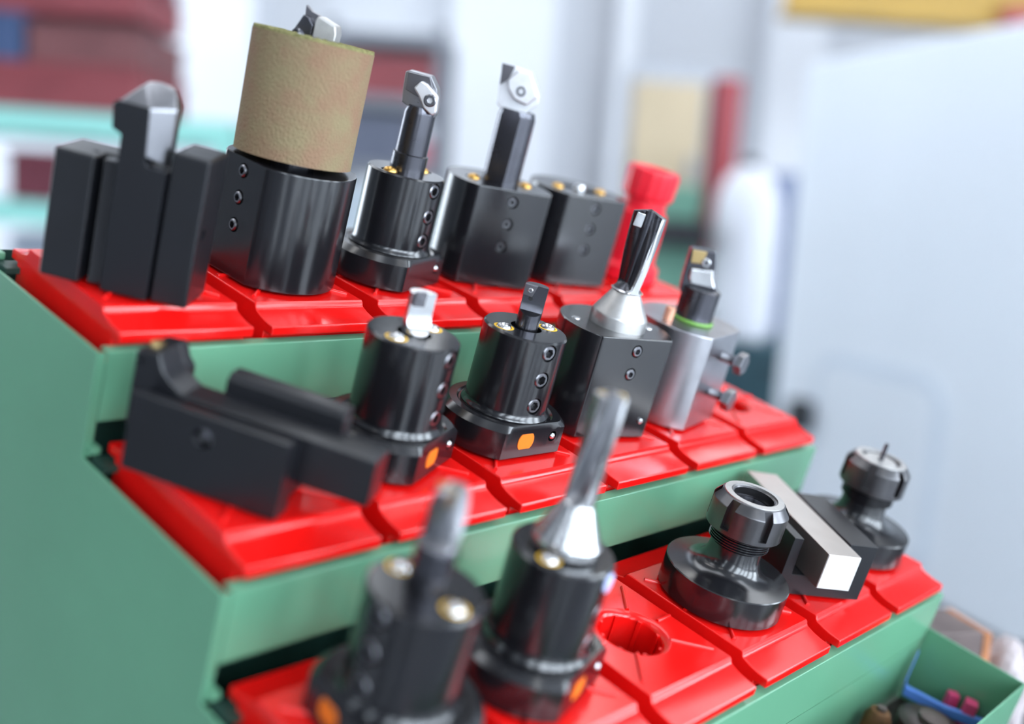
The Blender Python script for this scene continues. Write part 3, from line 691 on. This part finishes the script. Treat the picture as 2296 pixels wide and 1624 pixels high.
# ------------------------------------------------------------------ tier 3
t = type_A(3, 1, -178.3, 'black holder with orange dot and dark spiral drill, nearest the camera', flphi=-186)
hf = head_frame(-178.3)
b = NB(); lathe(b, [(0, .0517), (.0080, .0517), (.0080, .0810), (.0074, .0822), (0, .0822)], 40); bar = obj('drill_shank', b, DSTEEL, t)
obj('drill', drill_mesh(.0072, .0820, .1050, .22, .60, 70, 2, 40, DSTEEL, a0=FACE + 178 - 20), GREYST, bar)
obj('cutting_insert', plate([(-5.2, 100), (.6, 100), (2.2, 107.8), (-5.4, 108.4)], .0012, .0034, .0003), GOLD, bar, hf)
t = type_A(3, 2, -74, 'black holder with orange dot and long twist drill on bright cone, front tier')
b = NB(); lathe(b, [(0, .0517), (.0084, .0517), (.0084, .0630), (.0140, .0640), (.0152, .0655), (.0152, .0690), (.0140, .0705), (.0068, .0858), (0, .0858)], 56)
dr = obj('drill_shank', b, STEEL, t)
d_ = obj('drill', drill_mesh(.0069, .0857, .1345, .20, .62, 50, 2, 70, STEEL, a0=FACE + 74 - 30), STEEL, dr)
d_.data.materials.append(GREYST)
for p_ in d_.data.polygons:  # darker steel on the flutes paints in their dark reflected streaks
    if math.hypot(p_.center.x, p_.center.y) < .0060: p_.material_index = 1
hf = head_frame(-74)
obj('cutting_insert', plate([(1.0, 131.5), (6.4, 131.5), (5.6, 137.6), (1.6, 137.6)], -.002, .0005, .0003), GOLD, dr, hf)
obj('cutting_insert', plate([(-6.0, 131.5), (-1.8, 131.5), (-2.0, 137.2), (-5.6, 137.2)], .0006, .0030, .0003), GOLD, dr, hf)
b = NB(); vs = lathe(b, [(0, 0), (.0044, 0), (.0042, .0008), (0, .0010)], 28); xf(b, RY(R(90)), vs); tag(obj('cover_cap', b, mat('pale_blue_cap', srgb(190, 205, 245), .3), t, T(.0226, 0, .0577)), 'pale blue cap over the top screw')

# collet chucks
def chuck_body():
    fh = .0165
    pr = [(0, 0), (.0339, 0), (.0345, .0006), (.0345, fh - .0005), (.0340, fh)]
    pr += [(.0255, fh + .0006), (.0210, fh + .0020), (.0175, fh + .0042), (.0155, fh + .0072), (.0145, fh + .0110), (.0143, .0325), (.0150, .0338)]
    z = .0340
    for k in range(6): pr += [(.0166, z + .0003), (.0166, z + .0008), (.0157, z + .0012), (.0157, z + .0014)]; z += .0014
    pr += [(.0160, .0425), (.0160, .046), (0, .046)]
    b = NB(); lathe(b, pr, 88); return mesh('body', b, BLACK, 28)
def nut_mesh(bore):
    b = NB(); _ring(b, [(.0165, .0415), (.0198, .0415), (.0207, .0424), (.0207, .0565), (.0203, .0572), (.0172, .0610), (.0166, .0614), (bore + .0006, .0614), (bore, .0608), (bore, .0500), (.0125, .0480), (.0165, .0470)], 96)
    c = NB()
    for k in range(6):
        vs = box(c, .0172, .03, -.0025, .0025, .0445, .08); xf(c, RZ(R(60 * k)), vs)
    b = cut(b, c); return mesh('nut', b, mat('nut_steel', (.135, .132, .138, 1), .30, metal=.95, var=.2, vscale=70, rvar=.07), 28)
CB = chuck_body(); NUT = nut_mesh(.0110)
def chuck(tt, i, phi, label):
    t = thing('collet_chuck', label, 'collet chuck', rackM(tt, i, phi, SEAT), 'collet chucks in the front tier')
    obj('shank', SHANK, None, t); obj('body', CB, None, t); n_ = obj('nut', NUT, None, t)
    b = NB(); _ring(b, [(.0128, .0614), (.0164, .0612), (.0163, .0619), (.0128, .0621)], 72); obj('nut_face', b, SATIN, n_)
    return t
t = chuck(3, 4, -1, 'black collet chuck with slotted nut and open bore, front tier')
b = NB(); lathe(b, [(0, .0462), (.0095, .0462), (.0108, .0560), (.0095, .0562), (.0070, .0475), (0, .0475)], 40); obj('collet', b, DSTEEL, t)
t = chuck(3, 6, 12, 'black collet chuck with thin upright pin, right end of front tier')
b = NB(); lathe(b, [(0, .0462), (.0095, .0462), (.0109, .0560), (.0109, .0600), (.0095, .0612), (.0022, .0612), (.0018, .0560), (0, .0560)], 44); obj('collet', b, SATIN, t)
b = NB(); lathe(b, [(0, .0562), (.0014, .0562), (.0014, .0700), (.0012, .0722), (0, .0726)], 20); tag(obj('pin', b, DSTEEL, t), 'thin dark drill pin')

# block with a pale square bar
A5 = -31.0
t = thing('bar_holder', 'black channel block gripping a pale square steel bar', 'tool holder', rackM(3, 5, A5, SEAT), GA)
o = Matrix.Rotation(R(-A5), 2) @ Vector((.0071, -.043)); LF = T(o.x, o.y, 0)
obj('shank', SHANK, None, t)
b = NB(); prism(b, [(0, 0), (0, .0355), (-.0187, .0355), (-.0192, .0350), (-.0192, .0128), (-.050, .0128), (-.0505, .0355), (-.0565, .0355), (-.0565, 0)], 0, .063, 'Y'); bevel(b, .0006, 2, 25)
obj('channel_block', b, BLACKM, t, LF)
b = NB(); box(b, -.0420, -.0202, -.0135, .0885, .0130, .0348); bevel(b, .0005, 2); sb = obj('square_bar', b, NICKEL, t, LF)
b = NB(); box(b, -.0416, -.0206, -.0138, -.0134, .0134, .0344); obj('bar_end', b, ENDW, sb)

# ------------------------------------------------------------------ things in and behind the trough
TR = RM @ T(0, YT, ZT)
t = thing('plastic_strip', 'bright blue bent plastic strip lying in the green trough', 'strip', TR)
def strip(path, w, th):
    b = NB(); L = []
    for p, d in path:
        p = Vector(p); d = Vector(d).normalized() * th / 2
        L.append([b.verts.new(p + d), b.verts.new(p - d), b.verts.new(p - d - Vector((0, 0, w))), b.verts.new(p + d - Vector((0, 0, w)))])
    for A, B in zip(L, L[1:]):
        for k in range(4): b.faces.new((A[k], A[(k + 1) % 4], B[(k + 1) % 4], B[k]))
    b.faces.new(L[0]); b.faces.new(L[-1]); return b
b = strip([((.462, -.0045, -.0516), (1, 0, 0)), ((.4555, -.006, -.0700), (1, 0, 0)), ((.4510, -.0085, -.0735), (1, .3, .2)), ((.4560, -.034, -.0735), (1, .3, .2)), ((.4690, -.061, -.0725), (1, .4, .2))], .0066, .0032)
bevel(b, .0006, 2); obj('band', b, BLUE, t)
def lump(name, label, cat, M, bm, m):
    o = obj(name, bm, m, None, M); tag(o, label, cat); return o
b = NB(); box(b, -.0045, .0045, -.004, .004, 0, .0285); bevel(b, .001); lump('pink_block', 'pink plastic block behind the blue strip, nearer the front wall', 'block', TR @ T(.4655, -.0455, -.0938) @ RZ(R(20)), b, PINK)
b = NB(); box(b, -.0035, .0035, -.0035, .0035, 0, .0265); bevel(b, .001); lump('pink_block', 'smaller pink plastic block behind the other', 'block', TR @ T(.4665, -.0335, -.0938) @ RZ(R(40)), b, PINK)
t = thing('dirty_part', 'dark oily round machine part in the trough corner', 'machine part', TR @ T(.426, -.037, -.0938))
b = NB(); lathe(b, [(0, 0), (.0195, 0), (.0205, .001), (.0205, .019), (.017, .0215), (0, .0215)], 48); obj('body', b, OILY, t)
b = NB(); lathe(b, [(0, .0216), (.009, .0216), (.009, .0245), (.004, .0255), (0, .0255)], 32); obj('boss', b, DIRTY, t)
t = thing('rusty_plug', 'small rusty brown plug against the green panel', 'plug', TR @ T(.4035, -.0125, -.0938))
b = NB(); lathe(b, [(0, 0), (.007, 0), (.0085, .003), (.0085, .015), (.006, .020), (0, .021)], 28); obj('body', b, RUST, t)
b = NB(); lathe(b, [(0, .0211), (.003, .0211), (.003, .023), (0, .023)], 16); obj('stud', b, DIRTY, t)
# dirty block and pale cloth on a dark stand beyond the trough
W1 = RM @ Vector((.608, YT - .028, ZT - .09))
W0 = RM @ Vector((.588, YT - .004, ZT - .064))
t = thing('side_stand', 'dark steel stand with low top right of the rack', 'stand', T(W0.x + .06, W0.y - .02, W0.z - .102))
b = NB(); box(b, -.125, .22, -.22, .14, -.02, 0); bevel(b, .003); obj('stand_top', b, MB, t)
for lx, ly in ((-.11, -.2), (.2, -.2), (-.11, .12), (.2, .12)):
    b = NB(); box(b, lx - .012, lx + .012, ly - .012, ly + .012, -(W0.z - .102) + .001, -.0202); obj('leg', b, MB, t)
t = thing('dirty_block', 'dirty grey block with brown wooden end beyond the trough', 'block', T(W0.x, W0.y, W0.z - .1015) @ RZ(R(-35)))
b = NB(); box(b, -.058, -.010, -.020, .030, 0, .101); bevel(b, .002); obj('body', b, DIRTY, t)
b = NB(); box(b, -.0098, -.003, -.020, .030, .001, .100); bevel(b, .001); obj('wooden_end', b, WOOD, t)
t = thing('cloth_wad', 'pale crumpled cloth beside the dirty block', 'cloth', T(W1.x, W1.y, W0.z - .1015))
b = NB(); bmesh.ops.create_icosphere(b, subdivisions=4, radius=.02)
for v in b.verts:
    n = v.co.normalized(); s = 1 + .12 * math.sin(9 * n.x + 3 * n.y) * math.cos(7 * n.z + 2 * n.x) + .06 * math.sin(19 * n.y + 5 * n.z); v.co = n * .017 * s; v.co.z = v.co.z * 2.4 + .0455
obj('folds', b, PALE, t, None, 180)
